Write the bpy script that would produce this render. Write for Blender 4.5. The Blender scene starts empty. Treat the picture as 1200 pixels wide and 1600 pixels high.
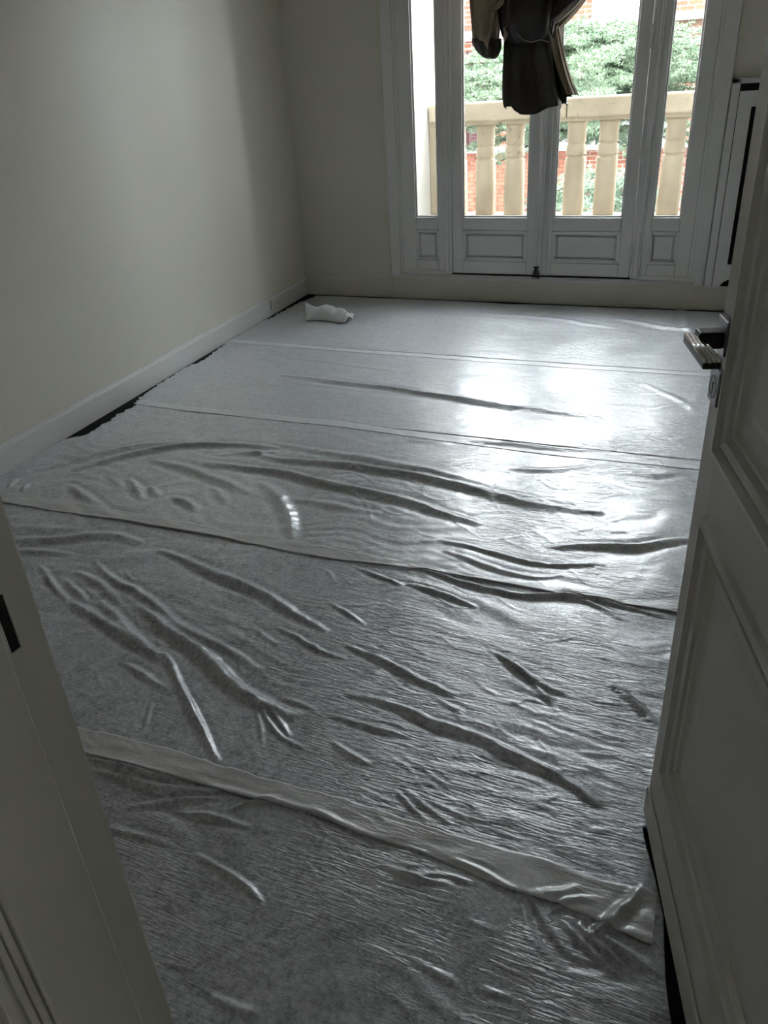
import bpy, bmesh, math, random
import numpy as np
from mathutils import Matrix, Vector

# ------------------------------------------------------------------ camera
H = 1.45
FPX = 1213.76
PP = np.array([600., 800.])
def _ray(p):
    v = np.array([p[0]-PP[0], p[1]-PP[1], FPX]); return v/np.linalg.norm(v)
_X = -_ray((-2620, 333.)); _Z = -_ray((737, 3010.))
_Z = _Z - _X*np.dot(_X, _Z); _Z /= np.linalg.norm(_Z)
_Y = np.cross(_Z, _X)
RM = np.array([_X, _Y, _Z])
def ray(p): return RM @ _ray(p)
def on_floor(p, z=0.):
    v = ray(p); t = (z-H)/v[2]; return np.array([v[0]*t, v[1]*t, z])
def on_y(p, y):
    v = ray(p); t = y/v[1]; return np.array([v[0]*t, y, H+v[2]*t])

scene = bpy.context.scene
col = scene.collection
cd = bpy.data.cameras.new('camera'); cam = bpy.data.objects.new('camera', cd); col.objects.link(cam)
cd.sensor_fit = 'VERTICAL'; cd.sensor_height = 24.; cd.lens = 24.*FPX/1600.; cd.clip_start = .02
cam.matrix_world = Matrix.Translation((0, 0, H)) @ Matrix([[RM[i, 0], -RM[i, 1], -RM[i, 2]] for i in range(3)]).to_4x4()
scene.camera = cam

# ------------------------------------------------------------------ sky and exposure
w = bpy.data.worlds.new('overcast_sky'); scene.world = w; w.use_nodes = True
bg = w.node_tree.nodes['Background']
bg.inputs[0].default_value = (.90, .95, 1., 1.); bg.inputs[1].default_value = 19.5
vs = scene.view_settings
vs.view_transform = 'Standard'; vs.look = 'None'; vs.gamma = 1.; vs.use_curve_mapping = False
vs.exposure = 0.0

# ------------------------------------------------------------------ helpers
def tag(o, label=None, cat=None, group=None, kind=None):
    if label: o['label'] = label
    if cat: o['category'] = cat
    if group: o['group'] = group
    if kind: o['kind'] = kind
    return o
def empty(name, loc=(0, 0, 0), rz=0.):
    o = bpy.data.objects.new(name, None); col.objects.link(o)
    o.empty_display_size = .05
    o.location = loc; o.rotation_euler.z = rz; return o
def link(name, me, parent=None, loc=(0, 0, 0)):
    o = bpy.data.objects.new(name, me); col.objects.link(o); o.location = loc
    if parent is not None: o.parent = parent
    return o
class MB:
    """collects shapes into one mesh"""
    def __init__(s): s.v = []; s.f = []
    def box(s, x0, x1, y0, y1, z0, z1):
        n = len(s.v)
        s.v += [(x, y, z) for z in (z0, z1) for y in (y0, y1) for x in (x0, x1)]
        s.f += [tuple(n+i for i in q) for q in ((0, 2, 3, 1), (4, 5, 7, 6), (0, 1, 5, 4), (2, 6, 7, 3), (0, 4, 6, 2), (1, 3, 7, 5))]
        return s
    def frustum(s, a, b):
        """two quads (4 points each) joined into a closed block; a is bottom ring"""
        n = len(s.v); s.v += [tuple(p) for p in a]+[tuple(p) for p in b]
        s.f += [(n+3, n+2, n+1, n), (n+4, n+5, n+6, n+7)]
        for i in range(4):
            j = (i+1) % 4; s.f.append((n+i, n+j, n+4+j, n+4+i))
        return s
    def lathe(s, prof, cx, cy, seg=24):
        n = len(s.v); m = len(prof)
        for r, z in prof:
            for k in range(seg):
                a = 2*math.pi*k/seg; s.v.append((cx+r*math.cos(a), cy+r*math.sin(a), z))
        for i in range(m-1):
            for k in range(seg):
                k2 = (k+1) % seg
                s.f.append((n+i*seg+k, n+i*seg+k2, n+(i+1)*seg+k2, n+(i+1)*seg+k))
        s.f.append(tuple(n+k for k in reversed(range(seg)))); s.f.append(tuple(n+(m-1)*seg+k for k in range(seg)))
        return s
    def tube(s, pts, rad, seg=8):
        n = len(s.v); pts = [Vector(p) for p in pts]; m = len(pts)
        for i, p in enumerate(pts):
            t = (pts[min(i+1, m-1)]-pts[max(i-1, 0)]).normalized()
            a = Vector((0, 0, 1)) if abs(t.z) < .9 else Vector((1, 0, 0))
            u = t.cross(a).normalized(); q = t.cross(u)
            r = rad[i] if isinstance(rad, (list, tuple)) else rad
            for k in range(seg):
                an = 2*math.pi*k/seg; s.v.append(tuple(p+(u*math.cos(an)+q*math.sin(an))*r))
        for i in range(m-1):
            for k in range(seg):
                k2 = (k+1) % seg
                s.f.append((n+i*seg+k, n+i*seg+k2, n+(i+1)*seg+k2, n+(i+1)*seg+k))
        s.f.append(tuple(n+k for k in reversed(range(seg)))); s.f.append(tuple(n+(m-1)*seg+k for k in range(seg)))
        return s
    def prism(s, poly, axis, a, b):
        """poly: 2-D outline in the two other axes, swept from a to b along axis (0,1,2)"""
        n = len(s.v); m = len(poly)
        for t in (a, b):
            for p in poly:
                q = list(p); q.insert(axis, t); s.v.append(tuple(q))
        s.f.append(tuple(range(n+m-1, n-1, -1))); s.f.append(tuple(range(n+m, n+2*m)))
        for i in range(m):
            j = (i+1) % m; s.f.append((n+i, n+j, n+m+j, n+m+i))
        return s
    def mesh(s, name, m):
        me = bpy.data.meshes.new(name); me.from_pydata(s.v, [], s.f); me.materials.append(m)
        bm = bmesh.new(); bm.from_mesh(me); bmesh.ops.recalc_face_normals(bm, faces=bm.faces); bm.to_mesh(me); bm.free()
        me.update(); return me
    def build(s, name, m, parent=None, bevel=0., smooth=False, loc=(0, 0, 0)):
        me = s.mesh(name, m); o = link(name, me, parent, loc)
        if smooth:
            me.polygons.foreach_set('use_smooth', [True]*len(me.polygons))
        if bevel:
            b = o.modifiers.new('bevel', 'BEVEL'); b.width = bevel; b.segments = 2; b.limit_method = 'ANGLE'; b.angle_limit = .6
        return o
def grid_mesh(name, P, m, parent=None, wrap=False, smooth=True):
    """P: (r,c,3) array of points"""
    r, c = P.shape[:2]
    idx = np.arange(r*c).reshape(r, c)
    if wrap: idx = np.concatenate([idx, idx[:, :1]], 1)
    a = idx[:-1, :-1]; b = idx[:-1, 1:]; d = idx[1:, 1:]; e = idx[1:, :-1]
    F = np.stack([a, b, d, e], -1).reshape(-1, 4)
    me = bpy.data.meshes.new(name)
    me.vertices.add(r*c); me.vertices.foreach_set('co', P.reshape(-1).astype(np.float32))
    me.loops.add(F.size); me.loops.foreach_set('vertex_index', F.reshape(-1).astype(np.int32))
    me.polygons.add(len(F)); me.polygons.foreach_set('loop_start', np.arange(0, F.size, 4, dtype=np.int32))
    me.update(calc_edges=True)
    if smooth: me.polygons.foreach_set('use_smooth', np.ones(len(F), dtype=bool))
    me.materials.append(m)
    return link(name, me, parent)

# ------------------------------------------------------------------ materials
def newmat(name):
    m = bpy.data.materials.new(name); m.use_nodes = True
    nt = m.node_tree; return m, nt, nt.nodes['Principled BSDF']
def coords(nt, scale=(1, 1, 1), rot=(0, 0, 0)):
    tc = nt.nodes.new('ShaderNodeNewGeometry'); mp = nt.nodes.new('ShaderNodeMapping')
    nt.links.new(tc.outputs['Position'], mp.inputs['Vector'])
    mp.inputs['Scale'].default_value = scale; mp.inputs['Rotation'].default_value = rot
    return mp.outputs['Vector']
def noise(nt, vec, scale, detail=4., rough=.5, dist=0.):
    n = nt.nodes.new('ShaderNodeTexNoise'); n.inputs['Scale'].default_value = scale; n.inputs['Detail'].default_value = detail
    n.inputs['Roughness'].default_value = rough; n.inputs['Distortion'].default_value = dist
    nt.links.new(vec, n.inputs['Vector']); return n.outputs['Fac']
def ramp(nt, fac, stops):
    r = nt.nodes.new('ShaderNodeValToRGB'); nt.links.new(fac, r.inputs['Fac'])
    el = r.color_ramp.elements
    while len(el) < len(stops): el.new(.5)
    for e, (p, c) in zip(el, stops):
        e.position = p; e.color = (*c, 1) if len(c) == 3 else c
    return r.outputs['Color']
def bump(nt, height, strength, dist, nrm=None):
    b = nt.nodes.new('ShaderNodeBump'); b.inputs['Strength'].default_value = strength; b.inputs['Distance'].default_value = dist
    nt.links.new(height, b.inputs['Height'])
    if nrm is not None: nt.links.new(nrm, b.inputs['Normal'])
    return b.outputs['Normal']
def mix_f(nt, op, a, b):
    n = nt.nodes.new('ShaderNodeMath'); n.operation = op
    for k, s in enumerate((a, b)):
        if isinstance(s, (int, float)): n.inputs[k].default_value = s
        else: nt.links.new(s, n.inputs[k])
    return n.outputs[0]
def simple(name, color, rough=.5, metal=0., var=.06, nscale=6., bstr=0., bscale=60., bdist=.002, spec=.5):
    m, nt, p = newmat(name)
    v = coords(nt)
    c0 = tuple(max(0, x*(1-var)) for x in color); c1 = tuple(min(1, x*(1+var)) for x in color)
    nt.links.new(ramp(nt, noise(nt, v, nscale), [(.3, c0), (.7, c1)]), p.inputs['Base Color'])
    p.inputs['Roughness'].default_value = rough; p.inputs['Metallic'].default_value = metal
    p.inputs['Specular IOR Level'].default_value = spec
    if bstr: nt.links.new(bump(nt, noise(nt, v, bscale, 3.), bstr, bdist), p.inputs['Normal'])
    return m
M = {}
M['wall'] = simple('cream_wall_paint', (.69, .67, .595), .55, var=.015, nscale=1.3, bstr=.15, bscale=90, bdist=.001)
M['ceiling'] = simple('ceiling_paint', (.70, .69, .66), .8, var=.015)
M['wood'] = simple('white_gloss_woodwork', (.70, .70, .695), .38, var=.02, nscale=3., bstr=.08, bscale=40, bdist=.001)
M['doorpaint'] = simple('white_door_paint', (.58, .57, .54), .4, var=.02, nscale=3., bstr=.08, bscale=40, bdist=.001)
M['dark_floor'] = simple('dark_subfloor', (.012, .012, .013), .95, var=.3, nscale=40, spec=.08)
M['black'] = simple('black_iron', (.012, .012, .012), .35, var=.2)
M['handle'] = simple('dark_bronze', (.05, .05, .052), .3, metal=.8, var=.1)
M['chrome'] = simple('brushed_plate', (.30, .30, .32), .3, metal=.95, var=.05)
M['rib'] = simple('polished_rib', (.80, .80, .80), .22, metal=1., var=.03)
M['brass'] = simple('worn_brass', (.45, .38, .26), .35, metal=1.)
M['hole_shade'] = simple('painted_hole_shade', (.006, .006, .006), .9)  # near-black colour paints the shade inside slots, holes and gaps
M['render_white'] = simple('white_render', (.86, .86, .85), .8, var=.02, bstr=.2, bscale=150)
M['grey_render'] = simple('grey_render', (.42, .42, .41), .9, var=.05)
M['bark'] = simple('cedar_bark', (.12, .09, .07), .9, var=.3, nscale=20)
M['ground'] = simple('street_asphalt', (.12, .12, .12), .9, var=.2)
M['brown_band'] = simple('brown_shadow_and_roof', (.16, .09, .06), .7, var=.2)
M['maroon'] = simple('maroon_shutter_paint', (.11, .045, .05), .6, var=.1)
M['bluepaint'] = simple('blue_shutter_paint', (.16, .34, .42), .5, var=.08)
M['whiteframe'] = simple('white_window_paint', (.62, .62, .61), .5, var=.02)
M['brick_piece'] = simple('orange_red_brick', (.38, .15, .095), .85, var=.35, nscale=9., bstr=.4, bscale=60)
M['mortar'] = simple('pale_mortar', (.42, .36, .31), .9, var=.08)
M['well'] = simple('grey_socket_well', (.22, .22, .21), .5)
M['plastic'] = simple('white_socket_plastic', (.72, .72, .70), .4, var=.01)

def stone_mat():
    m, nt, p = newmat('limestone')
    v = coords(nt)
    base = ramp(nt, noise(nt, v, 5., 6.), [(.3, (.46, .385, .285)), (.7, (.58, .495, .37))])
    spots = ramp(nt, noise(nt, v, 22., 5., .65), [(.60, (0, 0, 0)), (.70, (1, 1, 1))])
    region = ramp(nt, noise(nt, v, 2.1, 2.), [(.48, (0, 0, 0)), (.62, (1, 1, 1))])
    mm = mix_f(nt, 'MULTIPLY', spots, region)
    mx = nt.nodes.new('ShaderNodeMix'); mx.data_type = 'RGBA'
    nt.links.new(mm, mx.inputs['Factor']); nt.links.new(base, mx.inputs['A']); mx.inputs['B'].default_value = (.14, .12, .07, 1)
    nt.links.new(mx.outputs['Result'], p.inputs['Base Color']); p.inputs['Roughness'].default_value = .85
    nt.links.new(bump(nt, noise(nt, v, 45., 5.), .35, .004), p.inputs['Normal'])
    return m
M['stone'] = stone_mat()
def brick_mat():
    m, nt, p = newmat('brickwork_far')
    v = coords(nt, rot=(math.radians(90), 0, 0))
    b = nt.nodes.new('ShaderNodeTexBrick'); nt.links.new(v, b.inputs['Vector'])
    b.inputs['Color1'].default_value = (.36, .135, .08, 1); b.inputs['Color2'].default_value = (.28, .10, .065, 1)
    b.inputs['Mortar'].default_value = (.42, .36, .31, 1); b.inputs['Scale'].default_value = 1.
    b.inputs['Brick Width'].default_value = .23; b.inputs['Row Height'].default_value = .072; b.inputs['Mortar Size'].default_value = .008
    nt.links.new(b.outputs['Color'], p.inputs['Base Color']); p.inputs['Roughness'].default_value = .85
    return m
M['brickwork'] = brick_mat()
def glass_mat():
    m = bpy.data.materials.new('window_glass'); m.use_nodes = True; nt = m.node_tree
    nt.nodes.remove(nt.nodes['Principled BSDF']); out = nt.nodes['Material Output']
    t = nt.nodes.new('ShaderNodeBsdfTransparent'); t.inputs[0].default_value = (.97, .98, .97, 1)
    g = nt.nodes.new('ShaderNodeBsdfGlossy'); g.inputs['Roughness'].default_value = .01
    lw = nt.nodes.new('ShaderNodeLayerWeight'); lw.inputs['Blend'].default_value = .5
    fr_ = mix_f(nt, 'ADD', mix_f(nt, 'MULTIPLY', mix_f(nt, 'POWER', lw.outputs['Facing'], 5.), .9), .03)
    mx = nt.nodes.new('ShaderNodeMixShader')
    nt.links.new(fr_, mx.inputs[0]); nt.links.new(t.outputs[0], mx.inputs[1]); nt.links.new(g.outputs[0], mx.inputs[2])
    nt.links.new(mx.outputs[0], out.inputs[0]); return m
M['glass'] = glass_mat()
def felt_mat(name, dark, light, film=False, rip=1.):
    m, nt, p = newmat(name)
    v = coords(nt)
    a = noise(nt, v, 95., 6., .72); b = noise(nt, v, 9., 3., .6); big = noise(nt, v, 30., 4., .6)
    s = mix_f(nt, 'ADD', mix_f(nt, 'MULTIPLY', a, .62), mix_f(nt, 'ADD', mix_f(nt, 'MULTIPLY', big, .25), mix_f(nt, 'MULTIPLY', b, .13)))
    mid = tuple((x+y)/2 for x, y in zip(dark, light))
    nt.links.new(ramp(nt, s, [(.40, dark), (.50, mid), (.62, light)]), p.inputs['Base Color'])
    p.inputs['Roughness'].default_value = .46; p.inputs['IOR'].default_value = 1.7; p.inputs['Specular IOR Level'].default_value = 1.0
    # fine cling-film ripples: stretched, wandering crinkles, denser towards the door side
    vw = coords(nt, scale=(13., 88., 1.), rot=(0, 0, math.radians(9)))
    r1 = noise(nt, vw, 1., 2.5, .5, 1.3)
    vw2 = coords(nt, scale=(60., 120., 1.), rot=(0, 0, math.radians(-25)))
    r2 = noise(nt, vw2, 1., 3., .6, 1.4)
    g = nt.nodes.new('ShaderNodeNewGeometry'); sx = nt.nodes.new('ShaderNodeSeparateXYZ'); nt.links.new(g.outputs['Position'], sx.inputs[0])
    mr = nt.nodes.new('ShaderNodeMapRange'); nt.links.new(sx.outputs['X'], mr.inputs['Value'])
    for i_, v_ in zip((1, 2, 3, 4), (-1.9, -.5, .06, 1.)): mr.inputs[i_].default_value = v_
    msk = ramp(nt, noise(nt, v, 2.2, 3.), [(.40, (.05, .05, .05)), (.60, (1, 1, 1))])
    msk = mix_f(nt, 'MULTIPLY', msk, mr.outputs[0])
    n1 = bump(nt, mix_f(nt, 'MULTIPLY', r1, msk), .85*rip, .0075)
    n2 = bump(nt, mix_f(nt, 'MULTIPLY', r2, mr.outputs[0]), .30*rip, .004, n1)
    nt.links.new(n2, p.inputs['Normal'])
    p.inputs['Coat Weight'].default_value = 1.0 if not film else .6; p.inputs['Coat Roughness'].default_value = .075; p.inputs['Coat IOR'].default_value = 1.7
    nt.links.new(n2, p.inputs['Coat Normal'])
    p.inputs['Metallic'].default_value = .15
    p.inputs['Sheen Weight'].default_value = .4; p.inputs['Sheen Roughness'].default_value = .35; p.inputs['Sheen Tint'].default_value = (.90, .94, 1., 1)
    return m
for _k, _r in (('felt_far_haze', .85), ('felt_mid_haze', .65), ('felt', 1.), ('felt_near_shade', .9)):
    _c = {'felt_far_haze': ((.42, .44, .48), (.68, .705, .75)), 'felt_mid_haze': ((.34, .36, .39), (.70, .725, .77)), 'felt': ((.20, .215, .25), (.65, .68, .74)), 'felt_near_shade': ((.15, .16, .18), (.50, .52, .555))}[_k]  # one felt: far strips paled for film haze, nearer ones darkened for shade
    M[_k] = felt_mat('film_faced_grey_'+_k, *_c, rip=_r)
M['film'] = felt_mat('milky_film_overlap', (.45, .455, .465), (.59, .595, .605), True, .5)
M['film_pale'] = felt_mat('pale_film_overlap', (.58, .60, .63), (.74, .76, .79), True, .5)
def scrap_mat():
    m, nt, p = newmat('milky_film_scrap')
    p.inputs['Base Color'].default_value = (.85, .86, .86, 1); p.inputs['Roughness'].default_value = .35
    v = coords(nt); nt.links.new(bump(nt, noise(nt, v, 60., 4.), .4, .004), p.inputs['Normal'])
    p.inputs['Transmission Weight'].default_value = .25; p.inputs['IOR'].default_value = 1.1
    return m
M['scrap'] = scrap_mat()
def cloth_mat(name, c, rough, sheen=.3, trans=.0):
    m, nt, p = newmat(name)
    v = coords(nt)
    nt.links.new(ramp(nt, noise(nt, v, 12., 3.), [(.3, tuple(x*.8 for x in c)), (.7, tuple(x*1.15 for x in c))]), p.inputs['Base Color'])
    p.inputs['Roughness'].default_value = rough
    nt.links.new(bump(nt, noise(nt, v, 26., 4., .55, .6), .5, .012), p.inputs['Normal'])
    return m
M['curtain'] = cloth_mat('dark_brown_taffeta', (.016, .011, .008), .36)
M['lining'] = cloth_mat('taupe_lining_backlit', (.30, .24, .17), .8)  # tan lining, with light coming through the cloth put into its colour
M['hem'] = cloth_mat('pale_hem_braid', (.42, .36, .28), .8)
def needle_mat(name, a, b):
    m, nt, p = newmat(name)
    v = coords(nt)
    nt.links.new(ramp(nt, noise(nt, v, 3.5, 5., .7), [(.33, a), (.66, b)]), p.inputs['Base Color'])
    p.inputs['Roughness'].default_value = .6
    return m
M['needles'] = needle_mat('blue_green_cedar_needles', (.14, .215, .14), (.37, .46, .32))
M['needles2'] = needle_mat('grey_green_conifer_needles', (.14, .215, .15), (.35, .45, .34))

# ------------------------------------------------------------------ room shell
YB = 5.68                     # inner face of the window wall
LA = np.array([-2.880, 2.722]); LB = np.array([-3.031, 5.690])   # left wall line on the floor
def xl(y): return LA[0]+(LB[0]-LA[0])*(y-LA[1])/(LB[1]-LA[1])
XR = .80; ZC = 2.90
DW0, DW1 = .285, .431         # door wall, hall side and room side
JX = -.55; HX = .262          # door opening
WX0, WX1, WZ0, WZ1 = -2.19, -.11, .167, 2.62   # window opening
def struct(o, label=None): o['kind'] = 'structure'; return o

struct(MB().box(-3.3, 1.6, -2.0, 5.98, -.12, 0.).build('floor', M['dark_floor']))
struct(MB().box(-3.3, 1.6, -2.0, 5.98, ZC, ZC+.2).build('ceiling', M['ceiling']))
struct(MB().prism([(xl(.30)-.2, .30), (xl(.30), .30), (xl(5.98), 5.98), (xl(5.98)-.2, 5.98)], 2, 0., ZC).build('wall_left', M['wall']))
struct(MB().box(XR, XR+.2, .30, 5.98, 0, ZC).build('wall_right', M['wall']))
wb = MB()
wb.box(xl(5.68)-.05, WX0, YB, 5.98, 0, ZC).box(WX1, XR+.05, YB, 5.98, 0, ZC).box(WX0, WX1, YB, 5.98, WZ1, ZC).box(WX0, WX1, YB, 5.98, 0, WZ0)
struct(wb.build('wall_back', M['wall']))
wf = MB()
wf.box(-3.05, JX-.02, DW0, DW1, 0, ZC).box(HX+.02, XR+.02, DW0, DW1, 0, ZC).box(JX-.02, HX+.02, DW0, DW1, 2.16, ZC)
struct(wf.build('wall_front', M['wall']))
# the hall behind the camera
hb = MB(); hb.box(-1.7, -1.6, -2.0, DW0, 0, ZC); struct(hb.build('wall_hall_left', M['wall']))
hb = MB(); hb.box(1.4, 1.5, -2.0, DW0, 0, ZC); struct(hb.build('wall_hall_right', M['wall']))
hb = MB(); hb.box(-1.7, 1.5, -2.1, -2.0, 0, ZC); struct(hb.build('wall_hall_back', M['wall']))

# the rest of our own apartment house, above, beside and below this room
fc = MB().box(-16, 12, 5.72, 5.98, ZC+.2, 15).box(-16, -3.25, 5.72, 5.98, -4, ZC+.2).box(1.02, 12, 5.72, 5.98, -4, ZC+.2).box(-3.25, 1.02, 5.72, 5.98, -4, -.12)
fc.box(-16, 12, -4, 5.72, ZC+.2, ZC+.4)
struct(fc.build('wall_facade', M['grey_render']))
# baseboards
def base_profile(t=.014, h=.135):
    return [(0, 0), (t, 0), (t, h-.022), (t*.75, h-.012), (t*.4, h-.008), (t*.35, h), (0, h)]
y0, y1 = DW1, YB
dirv = np.array([xl(y1)-xl(y0), y1-y0]); dl = np.linalg.norm(dirv); dirv /= dl; nr = np.array([dirv[1], -dirv[0]])
b = MB(); prof = base_profile(.015, .135); m_ = len(prof)
for yy in (y0, y1):
    for t, z in prof: b.v.append((xl(yy)+nr[0]*t, yy+nr[1]*t, z))
b.f += [tuple(range(m_))[::-1], tuple(range(m_, 2*m_))]+[(i, (i+1) % m_, m_+(i+1) % m_, m_+i) for i in range(m_)]
struct(b.build('baseboard_left', M['wood']))
b = MB().prism([(YB-t, z) for t, z in base_profile(.015, .150)], 0, xl(YB)+.02, WX0-.075)
struct(b.build('baseboard_back', M['wall']))
b = MB(); b.box(WX0-.075, XR, YB-.022, YB, 0, .150).box(WX0-.075, XR, YB-.03, YB, .150, .167)
struct(b.build('trim_1', M['wall'], bevel=.003))

# ------------------------------------------------------------------ window wall joinery
ws = empty('window_1', (0, 0, 0)); struct(ws)
FY0, FY1 = 5.640, 5.735
def wpart(name, *boxes, mat='wood', bevel=.004, parent=ws):
    mb = MB()
    for bx in boxes: mb.box(*bx)
    return mb.build(name, M[mat], parent, bevel=bevel)
wpart('casing', (-2.265, -2.185, FY0-.002, 5.68, .167, 2.70)); wpart('casing', (-.125, -.040, FY0-.002, 5.68, .167, 2.70))
wpart('casing', (-2.265, -.040, FY0-.002, 5.68, 2.62, 2.70))
wpart('frame_post', (-2.195, -2.165, FY0+.012, FY1, .20, 2.64)); wpart('frame_post', (-.145, -.105, FY0+.012, FY1, .20, 2.64))
wpart('mullion', (-1.845, -1.780, FY0, FY1, .20, 2.58), (-1.832, -1.800, FY0-.014, FY0, .20, 2.58), bevel=.006)
wpart('mullion', (-.520, -.455, FY0, FY1, .20, 2.58), (-.500, -.468, FY0-.014, FY0, .20, 2.58), bevel=.006)
wpart('head_rail', (-2.195, -.105, FY0+.004, FY1, 2.56, 2.64))
wpart('gap_shade_strip', (-1.80, -.50, FY0+.020, FY1, .185, .225), mat='hole_shade', bevel=0)  # black backing: shade of the gap under the leaves put into its colour
wpart('sill', (-2.195, -1.79, FY0+.010, FY1, .19, .222), (-.51, -.105, FY0+.010, FY1, .19, .222), (-2.195, -.105, FY0-.006, FY1+.06, .167, .193), (-2.195, -.105, FY0-.018, FY0, .167, .182))
def sash(root, x0, x1, g0, g1, yf=FY0+.006, yb=FY0+.056, ztop=2.56, light=False):
    """a glazed sash with a panelled foot; x0..x1 outside, g0..g1 glass"""
    gz, pz1, pz0, zb = .593, .507, .294, .206
    def pt(name, *bx, bevel=.004, mat='wood'): return wpart(name, *bx, bevel=bevel, parent=root, mat=mat)
    pt('stile', (x0, g0, yf, yb, zb, ztop)); pt('stile', (g1, x1, yf, yb, zb, ztop))
    pt('bottom_rail', (g0, g1, yf, yb, zb, pz0)); pt('middle_rail', (g0, g1, yf, yb, pz1, gz)); pt('top_rail', (g0, g1, yf, yb, ztop-.09, ztop))
    px0, px1 = g0-.002, g1+.002
    pt('panel', (px0, px1, yf+.012, yb-.01, pz0, pz1), bevel=0)
    bw = .035 if not light else .028
    mo = MB()      # sloped moulding round the sunk panel
    o = [(px0, pz0), (px1, pz0), (px1, pz1), (px0, pz1)]
    i_ = [(px0+bw, pz0+bw), (px1-bw, pz0+bw), (px1-bw, pz1-bw), (px0+bw, pz1-bw)]
    mo.frustum([(x, yf+.012, z) for x, z in o], [(x, yf+.010, z) for x, z in o])
    mo = MB()
    for k in range(4):
        a, c_ = o[k], o[(k+1) % 4]; ai, ci = i_[k], i_[(k+1) % 4]
        mid = lambda p, q, t: (p[0]*(1-t)+q[0]*t, p[1]*(1-t)+q[1]*t)
        ring = [(0., .012), (.08, .001), (.5, .004), (.8, .010), (.85, .014), (1., .014)]
        n = len(mo.v)
        for t, dep in ring:
            for p, q in ((a, ai), (c_, ci)):
                x, z = mid(p, q, t); mo.v.append((x, yf+dep-.002, z))
        for r in range(len(ring)-1): mo.f.append((n+2*r, n+2*r+1, n+2*r+3, n+2*r+2))
    mo.build('panel_moulding', M['wood'], root)
    fi = .055 if not light else .045
    pt('raised_field', (px0+bw+.004, px1-bw-.004, yf+.006, yf+.02, pz0+bw+.004, pz1-bw-.004), bevel=.005)
    # glazing bead
    bd = MB(); t = .012
    for (a0, a1, z0, z1) in ((g0, g0+t, gz, ztop-.09), (g1-t, g1, gz, ztop-.09), (g0, g1, gz, gz+t), (g0, g1, ztop-.09-t, ztop-.09)):
        bd.box(a0, a1, yf+.012, yf+.028, z0, z1)
    bd.build('glazing_bead', M['wood'], root, bevel=.004)
    MB().box(g0, g1, yf+.029, yf+.033, gz, ztop-.09).build('pane', M['glass'], root)
def hinge(root, x, z, yf=FY0-.004):
    MB().lathe([(.004, z-.065), (.007, z-.06), (.0085, z-.05), (.0085, z+.05), (.007, z+.06), (.004, z+.065)], x, yf, 12).build('hinge', M['wood'], root, smooth=True)
s1 = struct(empty('window_2')); sash(s1, -2.165, -1.845, -2.060, -1.886, yf=FY0+.014, light=True)
s2 = struct(empty('window_3')); sash(s2, -.455, -.145, -.411, -.232, yf=FY0+.014, light=True)
d1 = struct(empty('door_1')); sash(d1, -1.776, -1.164, -1.703, -1.233)
d2 = struct(empty('door_2')); sash(d2, -1.160, -.524, -1.057, -.598)
for z in (.36, 1.02, 1.62): hinge(d1, -1.778, z); hinge(d2, -.522, z)
wpart('astragal', (-1.176, -1.122, FY0-.018, FY0+.006, .206, 2.56), (-1.163, -1.135, FY0-.028, FY0-.018, .206, 2.56), parent=d2, bevel=.006)
wpart('astragal', (-1.100, -1.085, FY0-.004, FY0+.006, .206, 2.56), parent=d2, bevel=.003)
# espagnolette foot
bo = MB().lathe([(.006, .190), (.026, .194), (.026, .204), (.020, .208), (.024, .216), (.025, .232), (.020, .246), (.013, .252), (.013, .266), (.019, .268), (.019, .274), (.006, .276)], -1.150, FY0-.040, 16)
bolt = bo.build('floor_bolt', M['black'], d2, smooth=False)
MB().box(-1.164, -1.136, FY0-.068, FY0-.062, .196, .206).build('keeper', M['brass'], bolt)
MB().tube([(-1.150, FY0-.040, .27), (-1.150, FY0-.040, 2.3)], .007, 10).build('espagnolette_rod', M['wood'], d2, smooth=True)

# ------------------------------------------------------------------ radiator cover beside the window
rc = empty('radiator_cover', (.21, 5.66, .168))
tag(rc, 'white radiator cover with dark slots beside the right of the french window', 'radiator cover')
RY0, RY1 = 5.612, 5.632
def rpart(name, *bx, mat='wood', bevel=.002):
    mb = MB()
    for q in bx: mb.box(q[0]-.21, q[1]-.21, q[2]-5.66, q[3]-5.66, q[4]-.168, q[5]-.168)
    return mb.build(name, M[mat], rc, bevel=bevel)
RXR = .46
rpart('frame', (-.036, .010, RY0, 5.645, .168, 1.372), (RXR-.045, RXR, RY0, 5.645, .168, 1.372), (-.036, RXR, RY0, 5.645, 1.346, 1.372))
# front panel built around its slots
s0, s1_ = .014, RXR-.049
pz = [.170, .312, 1.222, 1.306]
rpart('panel', (s0, .087, RY0+.002, RY1, .312, 1.222), (.113, .310, RY0+.002, RY1, .312, 1.222), (.332, s1_, RY0+.002, RY1, .312, 1.222), (s0, s1_, RY0+.002, RY1, 1.222, 1.306), (s0, s1_, RY0+.002, RY1, .235, .312), bevel=0)
ar = MB()
cx_, rx_, rz_ = .21, .148, .066
for sgn in (-1, 1):
    pts = [((s0 if sgn < 0 else s1_), .170), (cx_+sgn*rx_, .170)]+[(cx_+sgn*rx_*math.cos(a), .170+rz_*math.sin(a)) for a in np.linspace(.12, math.pi/2, 10)]+[((s0 if sgn < 0 else s1_), .236)]
    ar.prism([(x-.21, z-.168) for x, z in pts], 1, RY0+.002-5.66, RY1-5.66)
ar.build('foot_arch', M['wood'], rc)
rpart('dark_backing', (-.03, RXR-.006, 5.640, 5.646, .170, 1.366), mat='hole_shade', bevel=0)  # flat dark plate stands in for the shade behind the slots

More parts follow.
